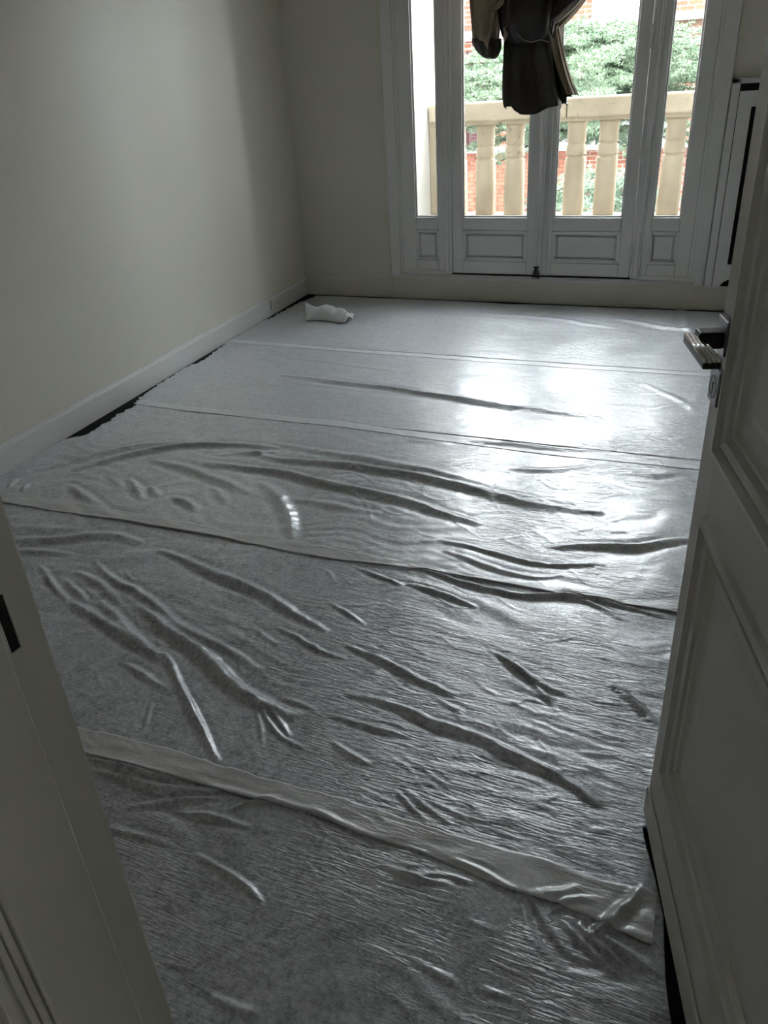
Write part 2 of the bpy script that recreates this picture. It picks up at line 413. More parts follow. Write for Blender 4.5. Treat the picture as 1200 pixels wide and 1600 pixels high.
# ------------------------------------------------------------------ room door standing open
DC = np.array([.0250, 1.2938]); DU = np.array([.2507, -.9681])
DWID = .885
hinge_pt = DC+DU*DWID
door = struct(empty('door_3', (DC[0], DC[1], .012), math.atan2(DU[1], DU[0])))
door['label'] = 'white panelled room door standing open at the right with a dark lever handle'
# local frame: x runs from the free edge to the hinge, y grows away from the camera side, z up
DT = .040
HD = 2.12
def dz(z): return z-.012
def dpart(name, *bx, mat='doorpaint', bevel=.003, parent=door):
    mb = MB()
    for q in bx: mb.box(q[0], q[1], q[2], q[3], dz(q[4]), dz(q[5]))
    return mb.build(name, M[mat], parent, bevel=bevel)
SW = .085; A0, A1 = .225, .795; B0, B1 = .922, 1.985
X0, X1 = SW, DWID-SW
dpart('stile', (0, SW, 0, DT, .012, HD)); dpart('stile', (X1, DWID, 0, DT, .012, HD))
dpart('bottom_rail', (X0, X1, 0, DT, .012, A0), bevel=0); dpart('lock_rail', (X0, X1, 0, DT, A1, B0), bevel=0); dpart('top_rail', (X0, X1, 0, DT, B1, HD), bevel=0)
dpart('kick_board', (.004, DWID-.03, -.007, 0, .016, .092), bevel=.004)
def door_panel(z0, z1):
    dpart('panel', (X0-.002, X1+.002, .013, .028, z0-.002, z1+.002), bevel=0)
    o = [(X0-.008, z0-.008), (X1+.008, z0-.008), (X1+.008, z1+.008), (X0-.008, z1+.008)]; bw = .060
    i_ = [(o[0][0]+bw, o[0][1]+bw), (o[1][0]-bw, o[1][1]+bw), (o[2][0]-bw, o[2][1]-bw), (o[3][0]+bw, o[3][1]-bw)]
    ring = [(0., 0.), (.03, -.009), (.20, -.011), (.27, .004), (.34, .006), (.40, -.003), (.62, 0.), (.70, .012), (.80, .013), (.86, .003), (.94, .005), (1., .013)]
    mo = MB()
    for k in range(4):
        a, c_ = o[k], o[(k+1) % 4]; ai, ci = i_[k], i_[(k+1) % 4]; n = len(mo.v)
        for t, dep in ring:
            for p, q in ((a, ai), (c_, ci)):
                mo.v.append((p[0]*(1-t)+q[0]*t, dep, dz(p[1]*(1-t)+q[1]*t)))
        for r in range(len(ring)-1): mo.f.append((n+2*r, n+2*r+1, n+2*r+3, n+2*r+2))
    mo.build('panel_moulding', M['doorpaint'], door)
    g = .03; f0 = (i_[0][0]+g, i_[0][1]+g); f1 = (i_[2][0]-g, i_[2][1]-g); k = .02
    MB().frustum([(f0[0], .013, dz(f0[1])), (f1[0], .013, dz(f0[1])), (f1[0], .013, dz(f1[1])), (f0[0], .013, dz(f1[1]))],
                 [(f0[0]+k, .008, dz(f0[1]+k)), (f1[0]-k, .008, dz(f0[1]+k)), (f1[0]-k, .008, dz(f1[1]-k)), (f0[0]+k, .008, dz(f1[1]-k))]).build('raised_field', M['doorpaint'], door)
door_panel(A0, A1); door_panel(B0, B1)
# handle rose, lever and lock rose
def rose(z0, z1, name, mat):
    return dpart(name, (.020, .070, -.011, 0, z0, z1), mat=mat, bevel=.0015)
r1 = rose(1.068, 1.120, 'handle_rose', 'chrome'); r2 = rose(.988, 1.042, 'lock_rose', 'chrome')
dpart('neck', (.030, .062, -.046, -.010, 1.078, 1.103), mat='handle', bevel=.003, parent=r1)
lev = MB().box(.030, .160, -.061, -.036, dz(1.080), dz(1.092))
lever = lev.build('lever', M['handle'], r1, bevel=.002)
for k in range(4):
    rb = MB(); yy = -.0580+k*.0063
    rb.tube([(.030, yy, dz(1.0915)), (.160, yy, dz(1.0915))], .0032, 10)
    rb.build('rib', M['rib'], r1, smooth=True)
MB().prism([(.045+.003*math.cos(a), dz(1.019)+.003*math.sin(a)) for a in np.linspace(-.6, math.pi+.6, 10)]+[(.0435, dz(1.003)), (.0465, dz(1.003))], 1, -.0116, -.0112).build('keyhole', M['hole_shade'], r2)
kr = MB(); n_ = 20
for k in range(n_):
    a, a2 = 2*math.pi*k/n_, 2*math.pi*(k+1)/n_
    for an in (a, a2): pass
    q = [(.045+r*math.cos(an), y_, dz(1.014)+r*math.sin(an)) for y_ in (-.0110, -.0116) for r, an in ((.0165, a), (.0165, a2), (.0178, a2), (.0178, a))]
    kr.frustum(q[:4], q[4:])
kr.build('rose_ring', M['black'], r2)

# door jamb on the left
jb = struct(empty('trim_2'))
def jpart(name, *bx, bevel=.002, mat='doorpaint'):
    mb = MB()
    for q in bx: mb.box(*q)
    return mb.build(name, M[mat], jb, bevel=bevel)
S0, S1, SY0, SY1 = 1.000, 1.062, .396, .408      # strike mortise
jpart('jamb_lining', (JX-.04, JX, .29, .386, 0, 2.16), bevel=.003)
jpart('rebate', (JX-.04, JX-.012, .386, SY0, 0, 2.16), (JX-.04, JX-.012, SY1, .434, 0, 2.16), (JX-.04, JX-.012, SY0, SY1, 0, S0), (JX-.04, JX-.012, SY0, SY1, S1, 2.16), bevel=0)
jpart('strike_hole', (JX-.038, JX-.0135, SY0+.0004, SY1-.0004, S0+.0004, S1-.0004), mat='hole_shade', bevel=0)
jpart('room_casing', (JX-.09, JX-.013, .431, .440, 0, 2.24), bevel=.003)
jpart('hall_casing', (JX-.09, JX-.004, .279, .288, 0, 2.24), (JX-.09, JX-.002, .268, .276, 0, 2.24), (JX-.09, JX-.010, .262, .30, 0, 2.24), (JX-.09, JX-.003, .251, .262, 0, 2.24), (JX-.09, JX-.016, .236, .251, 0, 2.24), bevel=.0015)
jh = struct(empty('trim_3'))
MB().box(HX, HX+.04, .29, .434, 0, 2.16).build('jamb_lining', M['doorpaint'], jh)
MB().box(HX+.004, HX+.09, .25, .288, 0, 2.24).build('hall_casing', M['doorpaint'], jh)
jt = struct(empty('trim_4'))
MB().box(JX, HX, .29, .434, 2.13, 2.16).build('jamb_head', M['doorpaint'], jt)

# ------------------------------------------------------------------ sockets on the left baseboard
def socket(px, label):
    y = 5.07
    x = xl(y)+.0155
    root = empty('wall_socket', (x, y, .078), math.atan2(dirv[1], dirv[0])-math.pi/2)
    tag(root, label, 'socket')
    MB().box(-.001, .006, -.075, .075, -.037, .037).build('plate', M['plastic'], root, bevel=.003)
    for yy in (-.037, .037):
        rg = MB(); n = 20
        for k in range(n):
            a, a2 = 2*math.pi*k/n, 2*math.pi*(k+1)/n
            q = [(x_, yy+r*math.cos(an), r*math.sin(an)) for x_ in (.005, .009) for r, an in ((.019, a), (.019, a2), (.024, a2), (.024, a))]
            rg.frustum(q[:4], q[4:])
        o = rg.build('socket_ring', M['plastic'], root)
        MB().prism([(yy+.019*math.cos(t), .019*math.sin(t)) for t in np.linspace(0, 2*math.pi, 21)[:-1]], 0, .0052, .0056).build('well', M['well'], o)
        hm = MB()
        for hy in (-.0095, .0095): hm.prism([(yy+hy+.003*math.cos(t), .003*math.sin(t)) for t in np.linspace(0, 2*math.pi, 9)[:-1]], 0, .0055, .0066)
        hm.build('pin_holes', M['hole_shade'], o)
socket((430, 472), 'white double socket plate on the left baseboard near the corner')

# ------------------------------------------------------------------ felt and film sheets on the floor
rng = np.random.default_rng(7)
GX0, GX1, GY0, GY1, GS = -3.3, 1.1, .2, 5.9, .005
NX = int((GX1-GX0)/GS); NY = int((GY1-GY0)/GS)
def field(lx, ly, seed, hp=0.):
    """smooth random field with correlation lengths lx, ly (metres), unit deviation"""
    r = np.random.default_rng(seed).standard_normal((NY, NX))
    fy = np.fft.fftfreq(NY, GS)[:, None]; fx = np.fft.rfftfreq(NX, GS)[None]
    k = (fx*lx)**2+(fy*ly)**2
    F = np.fft.irfft2(np.fft.rfft2(r)*np.exp(-k*2.)*(1-hp*np.exp(-k*14.)), (NY, NX))
    return F/F.std()
def samp(F, x, y):
    u = np.clip((x-GX0)/GS, 0, NX-1.001); v = np.clip((y-GY0)/GS, 0, NY-1.001)
    i = u.astype(int); j = v.astype(int); fu = u-i; fv = v-j
    return F[j, i]*(1-fu)*(1-fv)+F[j, i+1]*fu*(1-fv)+F[j+1, i]*(1-fu)*fv+F[j+1, i+1]*fu*fv
F_warp = field(.28, .28, 1); F_warp2 = field(.35, .35, 2)
F_rip = field(.08, .016, 3, 1.); F_med = field(.30, .05, 4, .8); F_cr = field(.036, .030, 5, .8); F_mask = field(.35, .35, 6)
# each wrinkle: photo polyline lying on the floor, half width and height in metres
WR = [
 ([(250,865),(300,882),(360,910),(410,932),(450,955),(490,975),(512,985)], .017, .015),
 ([(150,880),(168,905),(185,918),(215,925),(245,947),(280,975),(320,1000),(360,1020),(405,1048)], .014, .011),
 ([(215,947),(250,970),(300,1010),(330,1040),(365,1075),(400,1095),(430,1110),(462,1118)], .021, .020),
 ([(400,1095),(412,1118),(440,1155),(475,1170)], .010, .008), ([(420,1112),(440,1130),(455,1152)], .010, .009), ([(400,1098),(405,1125),(412,1172)], .008, .005),
 ([(120,945),(150,965),(190,990),(225,1012),(248,1030)], .017, .015), ([(160,942),(185,970),(225,1005),(246,1030)], .015, .012),
 ([(245,1028),(258,1022),(268,1048),(282,1080),(300,1115),(318,1155),(340,1192)], .012, .016),
 ([(75,900),(90,925),(108,942)], .012, .010), ([(105,910),(120,928),(138,942)], .012, .009), ([(122,897),(150,913),(188,944)], .014, .011), ([(66,886),(80,902)], .010, .007),
 ([(0,848),(100,845),(150,838),(190,840),(218,848)], .022, .014), ([(0,862),(60,862),(112,868)], .016, .009), ([(0,826),(60,830),(120,828)], .02, .006),
 ([(200,1040),(222,1055),(255,1078)], .012, .008), ([(238,1100),(228,1145)], .006, .006),
 ([(435,985),(470,1000),(500,1020),(540,1032)], .013, .010), ([(520,945),(545,958),(572,976)], .011, .007), ([(395,982),(415,1000),(435,1012)], .012, .004),
 ([(540,1008),(570,1024),(600,1040),(650,1065),(690,1080),(714,1088)], .015, .013),
 ([(545,1088),(600,1100),(640,1115),(670,1130),(715,1145),(760,1158),(800,1180),(840,1200),(880,1222),(930,1262)], .017, .015),
 ([(518,1120),(560,1132),(600,1145),(650,1152)], .012, .009), ([(525,1160),(545,1180),(578,1196)], .012, .011), ([(440,1090),(470,1102),(492,1110)], .010, .006),
 ([(620,1240),(640,1262),(668,1288)], .008, .008), ([(638,1240),(670,1268),(702,1290)], .008, .007), ([(660,1245),(720,1280),(770,1290)], .007, .005),
 ([(780,1025),(810,1050),(850,1075),(900,1096)], .013, .012), ([(765,1015),(800,1042),(850,1085),(870,1110)], .012, .007), ([(950,1070),(990,1100),(1025,1132)], .013, .012),
 ([(690,845),(740,857),(780,870),(820,880),(870,887),(940,888)], .016, .011), ([(645,885),(690,900),(720,912),(765,922),(820,935),(870,932),(920,945),(970,972)], .015, .011), ([(640,915),(690,930),(742,948)], .014, .012),
 ([(815,935),(900,935),(960,950),(1035,966)], .013, .010), ([(560,890),(600,905),(630,916)], .013, .008), ([(860,858),(940,855),(1000,858),(1030,850),(1080,847)], .018, .018), ([(700,862),(780,895),(840,905),(880,902)], .015, .007),
 ([(445,588),(540,602),(640,615),(740,628),(840,645),(935,656)], .026, .020), ([(458,600),(560,610),(700,628)], .02, .004),
 ([(60,736),(140,716),(220,697),(266,693)], .022, .013), ([(120,735),(220,709),(296,697),(352,696),(430,701)], .024, .018), ([(344,714),(432,708)], .018, .010),
 ([(240,722),(300,735),(340,752),(385,772)], .024, .013), ([(325,726),(400,738),(458,747),(537,768),(600,780),(660,796),(748,819)], .024, .020),
 ([(400,708),(427,722),(520,728),(607,739),(680,755),(748,771),(820,788),(889,801),(935,804)], .024, .020), ([(430,694),(520,712),(610,724),(720,748)], .022, .009),
 ([(440,780),(529,797),(590,805)], .02, .009), ([(405,757),(430,775),(445,795),(458,820),(460,842)], .024, .015),
 ([(112,760),(124,778),(142,788)], .016, .014), ([(198,752),(214,770),(220,782)], .02, .011), ([(238,764),(248,778)], .02, .008), ([(275,778),(300,790),(306,800)], .02, .010), ([(336,765),(355,790)], .02, .007), ([(30,750),(16,764)], .012, .014), ([(48,758),(38,770)], .012, .014),
 ([(370,545),(420,552),(460,562),(520,568)], .022, .007), ([(390,560),(450,570)], .02, .004), ([(470,560),(560,575),(640,582)], .02, .004),
 ([(740,691),(810,697),(873,704),(935,708)], .02, .010), ([(795,734),(860,738),(925,730)], .02, .008), ([(640,690),(700,696)], .02, .005), ([(960,735),(1010,745),(1060,742)], .02, .007),
 ([(960,500),(1030,512),(1110,520)], .03, .010), ([(760,492),(860,498),(960,515)], .03, .006), ([(1060,484),(1068,500),(1080,520)], .03, .014),
 ([(1010,600),(1060,625),(1095,650)], .016, .004), ([(1090,615),(1080,650)], .014, .004), ([(1020,640),(1075,632)], .014, .004),
 ([(128,1178),(160,1190),(230,1208),(280,1214)], .012, .009), ([(150,1206),(200,1218),(250,1232),(300,1234),(350,1236)], .013, .012), ([(205,1262),(260,1252),(310,1246),(345,1248)], .013, .009), ([(285,1268),(330,1276),(388,1298)], .012, .010), ([(360,1268),(400,1256),(440,1250)], .011, .008),
 ([(308,1338),(350,1365),(385,1388),(412,1414)], .010, .011), ([(165,1295),(230,1305),(270,1318)], .014, .006), ([(590,1352),(640,1378),(700,1388)], .009, .007), ([(610,1370),(660,1374),(700,1372)], .008, .005),
 ([(825,1411),(848,1452),(870,1488),(897,1510),(935,1516)], .014, -.010), ([(905,1448),(940,1485),(992,1526)], .012, .013), ([(938,1462),(975,1490),(1014,1516)], .012, .012), ([(880,1440),(925,1492),(980,1535)], .010, .008), ([(700,1350),(740,1362),(800,1394)], .010, .007),
 ([(920,1460),(960,1442),(1008,1395)], .016, .018), ([(840,1398),(870,1402),(905,1392)], .012, .009), ([(860,1425),(890,1408),(930,1412)], .010, .009), ([(700,1372),(735,1386)], .008, .005),
 ([(640,1500),(690,1528),(720,1545)], .008, .005), ([(750,1545),(800,1562)], .008, .005), ([(330,1545),(360,1570),(410,1590)], .012, .006),
]
# the same kind of small creases scattered where the photograph shows many of them
for (ax, ay, bx, by, n_, ang, ln) in ((560,900,1030,1240,70,.35,70),(560,1080,960,1330,60,.45,60),(560,1330,940,1600,18,.5,45),(900,600,1100,860,46,.1,60),(480,730,1000,860,36,.2,90),(120,900,520,1180,26,.8,40),(260,1260,560,1560,16,.6,40)):
    for _ in range(n_):
        px, py = rng.uniform(ax, bx), rng.uniform(ay, by); a = ang+rng.normal()*.25; l = ln*rng.uniform(.4, 1.2)
        c1 = rng.normal()*.12*l
        WR.append(([(px-l/2*math.cos(a), py-l/2*math.sin(a)), (px+c1*math.sin(a), py-c1*math.cos(a)), (px+l/2*math.cos(a), py+l/2*math.sin(a))], rng.uniform(.005, .008), rng.uniform(.0012, .0030)))
RID = []
for pts, wd, hh in WR:
    P = np.array([on_floor(p)[:2] for p in pts])
    # smooth the polyline
    for _ in range(2):
        Q = [P[0]]
        for a, b_ in zip(P[:-1], P[1:]): Q += [a*.75+b_*.25, a*.25+b_*.75]
        Q.append(P[-1]); P = np.array(Q)
    RID.append((P, wd, hh))
HM = np.zeros((NY, NX))
gx = GX0+np.arange(NX)*GS; gy = GY0+np.arange(NY)*GS
for P, wd, hh in RID:
    mar = wd*3.5
    i0 = max(0, int((P[:, 0].min()-mar-GX0)/GS)); i1 = min(NX, int((P[:, 0].max()+mar-GX0)/GS)+1)
    j0 = max(0, int((P[:, 1].min()-mar-GY0)/GS)); j1 = min(NY, int((P[:, 1].max()+mar-GY0)/GS)+1)
    if i1 <= i0 or j1 <= j0: continue
    XX, YY = np.meshgrid(gx[i0:i1], gy[j0:j1])
    wob = samp(F_warp, XX, YY)*wd*.35+samp(F_cr, XX, YY)*wd*.07
    best = np.full(XX.shape, 9.); tt = np.zeros(XX.shape); sd = np.zeros(XX.shape)
    L = np.concatenate([[0], np.cumsum(np.linalg.norm(np.diff(P, axis=0), axis=1))])
    for k in range(len(P)-1):
        a = P[k]; e = P[k+1]-a; le = max(np.linalg.norm(e), 1e-6); e = e/le
        s = np.clip((XX-a[0])*e[0]+(YY-a[1])*e[1], 0, le)
        dx = XX-a[0]-s*e[0]; dy = YY-a[1]-s*e[1]; dd = np.hypot(dx, dy)
        m_ = dd < best; best[m_] = dd[m_]; tt[m_] = (L[k]+s[m_])/L[-1]; sd[m_] = (dx*e[1]-dy*e[0])[m_]
    tap = np.clip(np.sin(np.pi*np.clip(tt*.94+.03, 0, 1)), 0, 1)**.6
    d_ = np.abs(sd+wob); d_ = np.where(best > np.abs(sd)+.002, np.hypot(d_, best), d_)
    ww = wd*(.55+.45*tap)*((.80 if wd < .0135 else .98) if P[:, 0].mean() < -1.15 or P[:, 1].mean() > 2.3 else .66)
    prof = np.exp(-(d_/ww)**1.6)-.22*np.exp(-((d_-1.9*ww)/(.8*ww))**2)
    HM[j0:j1, i0:i1] += hh*tap*prof
def height(x, y):
    wx = x+.10*samp(F_warp, x, y); wy = y+.05*samp(F_warp2, x, y)
    mk = .55+.45*np.tanh(samp(F_mask, x, y)*1.2)
    near = np.clip((3.3-y)/1.1, .08, 1.)*np.clip((x+2.2)/1.3, .25, 1.)
    med = np.clip((3.5-y)/1.2, .22, 1.)
    h = HMs(x, y)+.0009*med*samp(F_med, wx, wy)+near*mk*(.00030*samp(F_rip, wx, wy)+.00028*samp(F_cr, x, y))
    return h
def HMs(x, y): return samp(HM, x, y)

# sheet edges along the left wall, read off the photograph
LE = sorted([(on_floor(p, .008)[1], on_floor(p, .008)[0]) for p in [(132,678),(176,650),(208,632),(213,622),(284,576),(316,562),(350,538),(353,533),(400,506),(404,502),(416,496),(453,476),(487,461)]])
LE = [(a_, b_+.016*(b_ > xl(a_)+.035)+.034*(a_ > 4.85)) for a_, b_ in LE]
LE = [(.2, xl(.2)+.03), (2.2, xl(2.2)+.022), (2.66, xl(2.66)+.02)]+LE+[(5.75, LE[-1][1]+.03)]
ley = np.array([p[0] for p in LE]); lex = np.array([p[1] for p in LE])
def left_edge(y): return np.maximum(np.interp(y, ley, lex), xl(y)+.017)+.006*samp(F_cr, np.full_like(y, -2.5), y)
def right_edge(y):
    t = np.clip((y-1.25)/.07, 0, 1); t = t*t*(3-2*t)
    return (DC[0]-.010+(1.293-y)*.2589-.022*np.clip((1.05-y)*4, 0, 1)+.004*np.sin(y*19.))*(1-t)+t*(XR-.03)
def sheet(ya, yb_, res, zoff, label, mat='felt'):
    root = empty('felt_underlay_sheet', (-1.2, (ya+yb_)/2, 0))
    tag(root, label, 'floor covering', 'overlapping felt strips laid across the room')
    ny = int((yb_-ya)/res)+1; nx = int(3.2/res)+1
    v = np.linspace(ya, yb_, ny); u = np.linspace(0, 1, nx)
    le = left_edge(v); ri = right_edge(v)
    XC = -.20
    nl = int((XC+2.95)/res)+1; nr_ = max(12, int(.45/res))
    ul = np.linspace(0, 1, nl); base = -2.95+(XC+2.95)*ul
    Xl = base[None]+(le-(-2.95))[:, None]*np.clip(1-ul/.18, 0, 1)[None]
    ur = np.linspace(0, 1, nr_+1)[1:]
    Xr = XC*(1-ur)[None]+ri[:, None]*ur[None]
    X = np.concatenate([Xl, Xr], 1); nx = X.shape[1]; Y = np.repeat(v[:, None], nx, 1)
    Y = Y+np.where(np.arange(ny)[:, None] == 0, 0, 0)
    if yb_ > 5.5: Y = Y+.006*samp(F_warp, X, np.full_like(X, 5.0))*np.clip((Y-5.45)/.2, 0, 1)
    Z = zoff+np.maximum(height(X, Y), -.004)
    P = np.stack([X, Y, Z], -1)
    # hem turned down so that the sheet has a thickness
    def skirt(row): 
        q = row.copy(); q[..., 2] = .001; return q
    P = np.concatenate([skirt(P[:1]), P, skirt(P[-1:])], 0); P = np.concatenate([skirt(P[:, :1]), P, skirt(P[:, -1:])], 1)
    P[..., 0] += 1.2; P[..., 1] -= (ya+yb_)/2
    o = grid_mesh('felt', P, M[mat], root)
    return root
def overlap(root, up, lo, hi, x0, x1, zoff, res=.006, mat='film'):
    """milky film border of the nearer strip lying on the farther one; lo/hi give its two edges at each x"""
    nx = int((x1-x0)/res); x = np.linspace(x0, x1, nx); ny = 18
    a = lo(x); b_ = hi(x); t = np.linspace(0, 1, ny)
    Y = a[None]*(1-t)[:, None]+b_[None]*t[:, None]; X = np.repeat(x[None], ny, 0)
    Y = Y+.0012*samp(F_cr, X, Y)*(t[:, None] > .9)
    lift = zoff+up*np.exp(-((t-.08)/.12)**2)[:, None]*(.6+.5*samp(F_warp2, X, Y))
    Z = np.maximum(height(X, Y), -.004)*.9+lift+.0008*up/.0045*samp(F_cr, X*.5, Y)
    P = np.stack([X+1.2, Y-root.location.y, Z], -1)
    P2 = P.copy()[-1:]; P2[..., 2] -= .0015 if mat == 'film_pale' else .004
    P1 = P.copy()[:1]; P1[..., 2] -= .0012 if mat == 'film_pale' else .004
    return grid_mesh('film_overlap', np.concatenate([P1, P, P2], 0), M[mat], root)
def edge_curve(px):
    q = np.array([on_floor(p, .008)[:2] for p in px]); q = q[np.argsort(q[:, 0])]
    return lambda x: np.interp(x, q[:, 0], q[:, 1])
D_hi = edge_curve([(110,1135),(150,1143),(215,1158),(290,1178),(340,1195),(420,1218),(500,1240),(600,1268),(660,1290),(740,1315),(850,1342),(940,1375),(1010,1392)])
D_lo = edge_curve([(130,1178),(200,1195),(290,1218),(380,1245),(440,1258),(500,1275),(560,1303),(640,1325),(700,1350),(790,1388),(850,1405),(920,1432),(1000,1470)])
C_hi = edge_curve([(0,768),(140,790),(300,818),(370,832),(460,845),(600,873),(680,888),(760,905)])
C_lo = edge_curve([(0,785),(60,795),(200,815),(340,840),(430,858),(520,874),(600,884),(680,893),(760,908)])
B_hi = edge_curve([(212,624),(300,636),(420,648),(540,660),(690,680),(860,702),(1090,724)])
A_hi = edge_curve([(353,530),(430,536),(520,543),(700,556),(900,570),(1100,582)])
sh1 = sheet(4.345, 5.606, .0095, .007, 'farthest grey film-faced felt strip along the window wall, flat and shiny', 'felt_far_haze')
sh2 = sheet(3.200, 4.340, .0085, .007, 'second felt strip from the window with one long dark crease', 'felt_far_haze')
sh3 = sheet(2.090, 3.195, .0065, .007, 'middle felt strip with large rolling waves, third from the window', 'felt_mid_haze')
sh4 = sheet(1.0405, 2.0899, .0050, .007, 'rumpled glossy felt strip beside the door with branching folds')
sh5 = sheet(.445, 1.040, .0050, .007, 'nearest shade-toned speckled felt strip in the doorway', 'felt_near_shade')
overlap(sh2, .0008, lambda x: A_hi(x)-.062, A_hi, float(left_edge(np.array([4.36]))[0])+.01, .55, .0085, mat='film_pale')
overlap(sh3, .0008, lambda x: B_hi(x)-.060, B_hi, float(left_edge(np.array([3.20]))[0])+.01, .35, .0085, mat='film_pale')
overlap(sh4, .003, lambda x: np.minimum(C_lo(x), C_hi(x)-.010), lambda x: np.maximum(C_hi(x), 2.094), -2.80, .30, .011)
overlap(sh5, .0045, D_lo, D_hi, -2.55, .066, .011)

# ------------------------------------------------------------------ crumpled scrap of film
nu, nv = 90, 48
U, V = np.meshgrid(np.linspace(0, 1, nu), np.linspace(0, 1, nv))
r2_ = np.random.default_rng(11)
def bumpf(U, V, n, seed):
    r = np.random.default_rng(seed); o = 0
    for _ in range(n):
        a = r.uniform(0, 6.28); f_ = r.uniform(4, 16); o = o+np.abs(np.sin(f_*(U*math.cos(a)+V*math.sin(a))+r.uniform(0, 6.28)))*1.6/f_
    return o/n
tip = np.clip(1-U/.12, 0, 1)*np.exp(-((V-.42)/.22)**2)
Xs = -.150+.31*U+.02*np.sin(V*3)*U-.030*tip; Ys = -.09+.17*V+.025*np.sin(U*5.)-.03*np.clip(.55-U, 0, 1)*(V < .5)
hgt = np.interp(U, [0, .12, .3, .45, .6, .8, .93, 1], [.030, .070, .088, .080, .052, .058, .050, .020])
curl = .085*tip**1.2
Zs = .016+hgt*np.sin(np.pi*np.clip(V, 0, 1))**.55+curl+.30*(bumpf(U, V, 6, 3)-.10)*np.clip((U-.38)*2.4, .06, 1)*np.sin(np.pi*np.clip(V, .05, .95))
Xs = Xs-.0*curl; Zs = np.maximum(Zs, .014)
scrap = grid_mesh('film_scrap', np.stack([Xs, Ys, Zs], -1), M['scrap'])
scrap.location = (-2.475, 4.97, .0)
so = scrap.modifiers.new('thickness', 'SOLIDIFY'); so.thickness = .0015
tag(scrap, 'crumpled scrap of white film lying near the left corner', 'scrap')

# ------------------------------------------------------------------ curtain bundled up in front of the window
CY = 5.36
cur = empty('bundled_curtain', (-1.12, CY, 1.25))
tag(cur, 'dark brown curtain knotted up and hanging before the french window', 'curtain')
OFF = np.array([-1.12, CY, 1.25])
def cpx(x, y, dy=0.): return on_y((x, y), CY+dy)
def bundle(name, rings, mat, pleats=7, amp=.10, seed=0, seg=150, rows=64, hem=None, twist=1.5, crease=.010, parent=cur):
    """rings: list of (left px x, right px x, px y, depth m, depth offset m); lofted pleated closed cloth"""
    r = np.random.default_rng(seed); ph = r.uniform(0, 6.28, 6); fq = r.integers(pleats-2, pleats+5, 6)
    K = np.array([list(cpx(a, y, o))+list(cpx(b_, y, o))+[dp] for a, b_, y, dp, o in rings])
    t = np.linspace(0, len(rings)-1, rows)
    K2 = np.stack([np.interp(t, np.arange(len(rings)), K[:, c]) for c in range(K.shape[1])], 1)
    for _ in range(5):
        K2[1:-1] = (K2[:-2]+K2[1:-1]*2+K2[2:])/4
    th = np.linspace(0, 2*np.pi, seg, endpoint=False)
    P = np.zeros((rows, seg, 3))
    cr = [(r.integers(2, 6), r.uniform(3, 9)*r.choice([-1, 1]), r.uniform(0, 6.28)) for _ in range(4)]
    for j in range(rows):
        a = K2[j, :3]; b_ = K2[j, 3:6]; c = (a+b_)/2; hw = (b_-a)/2; s = j/(rows-1)
        w_ = sum(np.sin(fq[k]*th+ph[k]+s*twist*(1.-k*.25))*(1. if k < 3 else .5) for k in range(6))/3.
        w_ = np.sign(w_)*np.abs(w_)**.8
        rad = 1+amp*w_
        cs = np.cos(th); cs = np.sign(cs)*np.abs(cs)**.75
        P[j] = c[None]+hw[None]*(cs*(1-abs(amp)*.35+amp*.35*w_))[:, None]
        kk = sum(1-np.abs(np.sin(.5*(n_*th+f_*s+p_))) for n_, f_, p_ in cr)/4.
        P[j, :, 1] += K2[j, 6]*np.sin(th)*rad+np.sin(th)*crease*(kk**2)*2.5
    if hem is not None:
        s = np.linspace(0, 1, rows)[:, None]**3
        P[:, :, 2] += s*hem(th)[None]
    P -= OFF
    o = grid_mesh(name, P, M[mat], parent, wrap=True)
    return o
hemf = lambda th: -(np.interp(np.cos(th), [-1, -.65, -.52, -.3, 0, .4, .6, .68, .85, 1], [168, 161, 170, 176, 174, 166, 160, 168, 158, 150])-165)/240.*np.where(np.sin(th) < .3, 1., .4)+.004*np.sin(9*th)
bundle('hanging_tail', [(788, 868, 38, .05, 0), (784, 872, 60, .075, 0), (783, 876, 85, .085, 0), (782, 881, 110, .09, 0), (781, 887, 135, .095, 0), (781, 893, 155, .10, 0), (783, 896, 166, .10, 0)], 'curtain', 5, .30, 3, hem=hemf, crease=.016)
bundle('tail_lining', [(852, 874, 40, .03, .0), (858, 880, 70, .04, .0), (866, 887, 100, .045, .0), (876, 896, 130, .045, .0), (884, 904, 148, .045, .0)], 'lining', 5, .25, 15, rows=30)
bundle('gathered_fold', [(728, 800, -70, .05, .01), (730, 796, -30, .06, .0), (733, 790, 0, .075, -.03), (736, 785, 25, .085, -.04), (738, 782, 45, .085, -.04), (738, 780, 62, .075, -.04), (742, 779, 74, .06, -.03), (752, 776, 84, .04, -.03), (760, 772, 90, .02, -.03)], 'lining', 9, .30, 8, twist=9., crease=.024)
bundle('dark_underfold', [(737, 784, 60, .07, -.052), (737, 785, 70, .07, -.055), (743, 783, 80, .055, -.055), (752, 779, 88, .04, -.05), (760, 774, 92, .02, -.05)], 'curtain', 6, .25, 17, rows=24, twist=4.)
bundle('knot', [(790, 870, -40, .08, -.03), (778, 880, -10, .11, -.04), (777, 878, 15, .12, -.05), (780, 872, 38, .115, -.05), (784, 868, 56, .09, -.04), (792, 856, 68, .05, -.03)], 'curtain', 8, .20, 21, twist=4., crease=.02)
bundle('right_swag', [(985, 1010, -190, .03, .0), (945, 985, -110, .05, -.01), (905, 950, -50, .07, -.02), (880, 922, -15, .08, -.03), (864, 906, 6, .085, -.04), (848, 888, 24, .08, -.04), (836, 868, 38, .06, -.04)], 'curtain', 4, .16, 33, twist=.5)
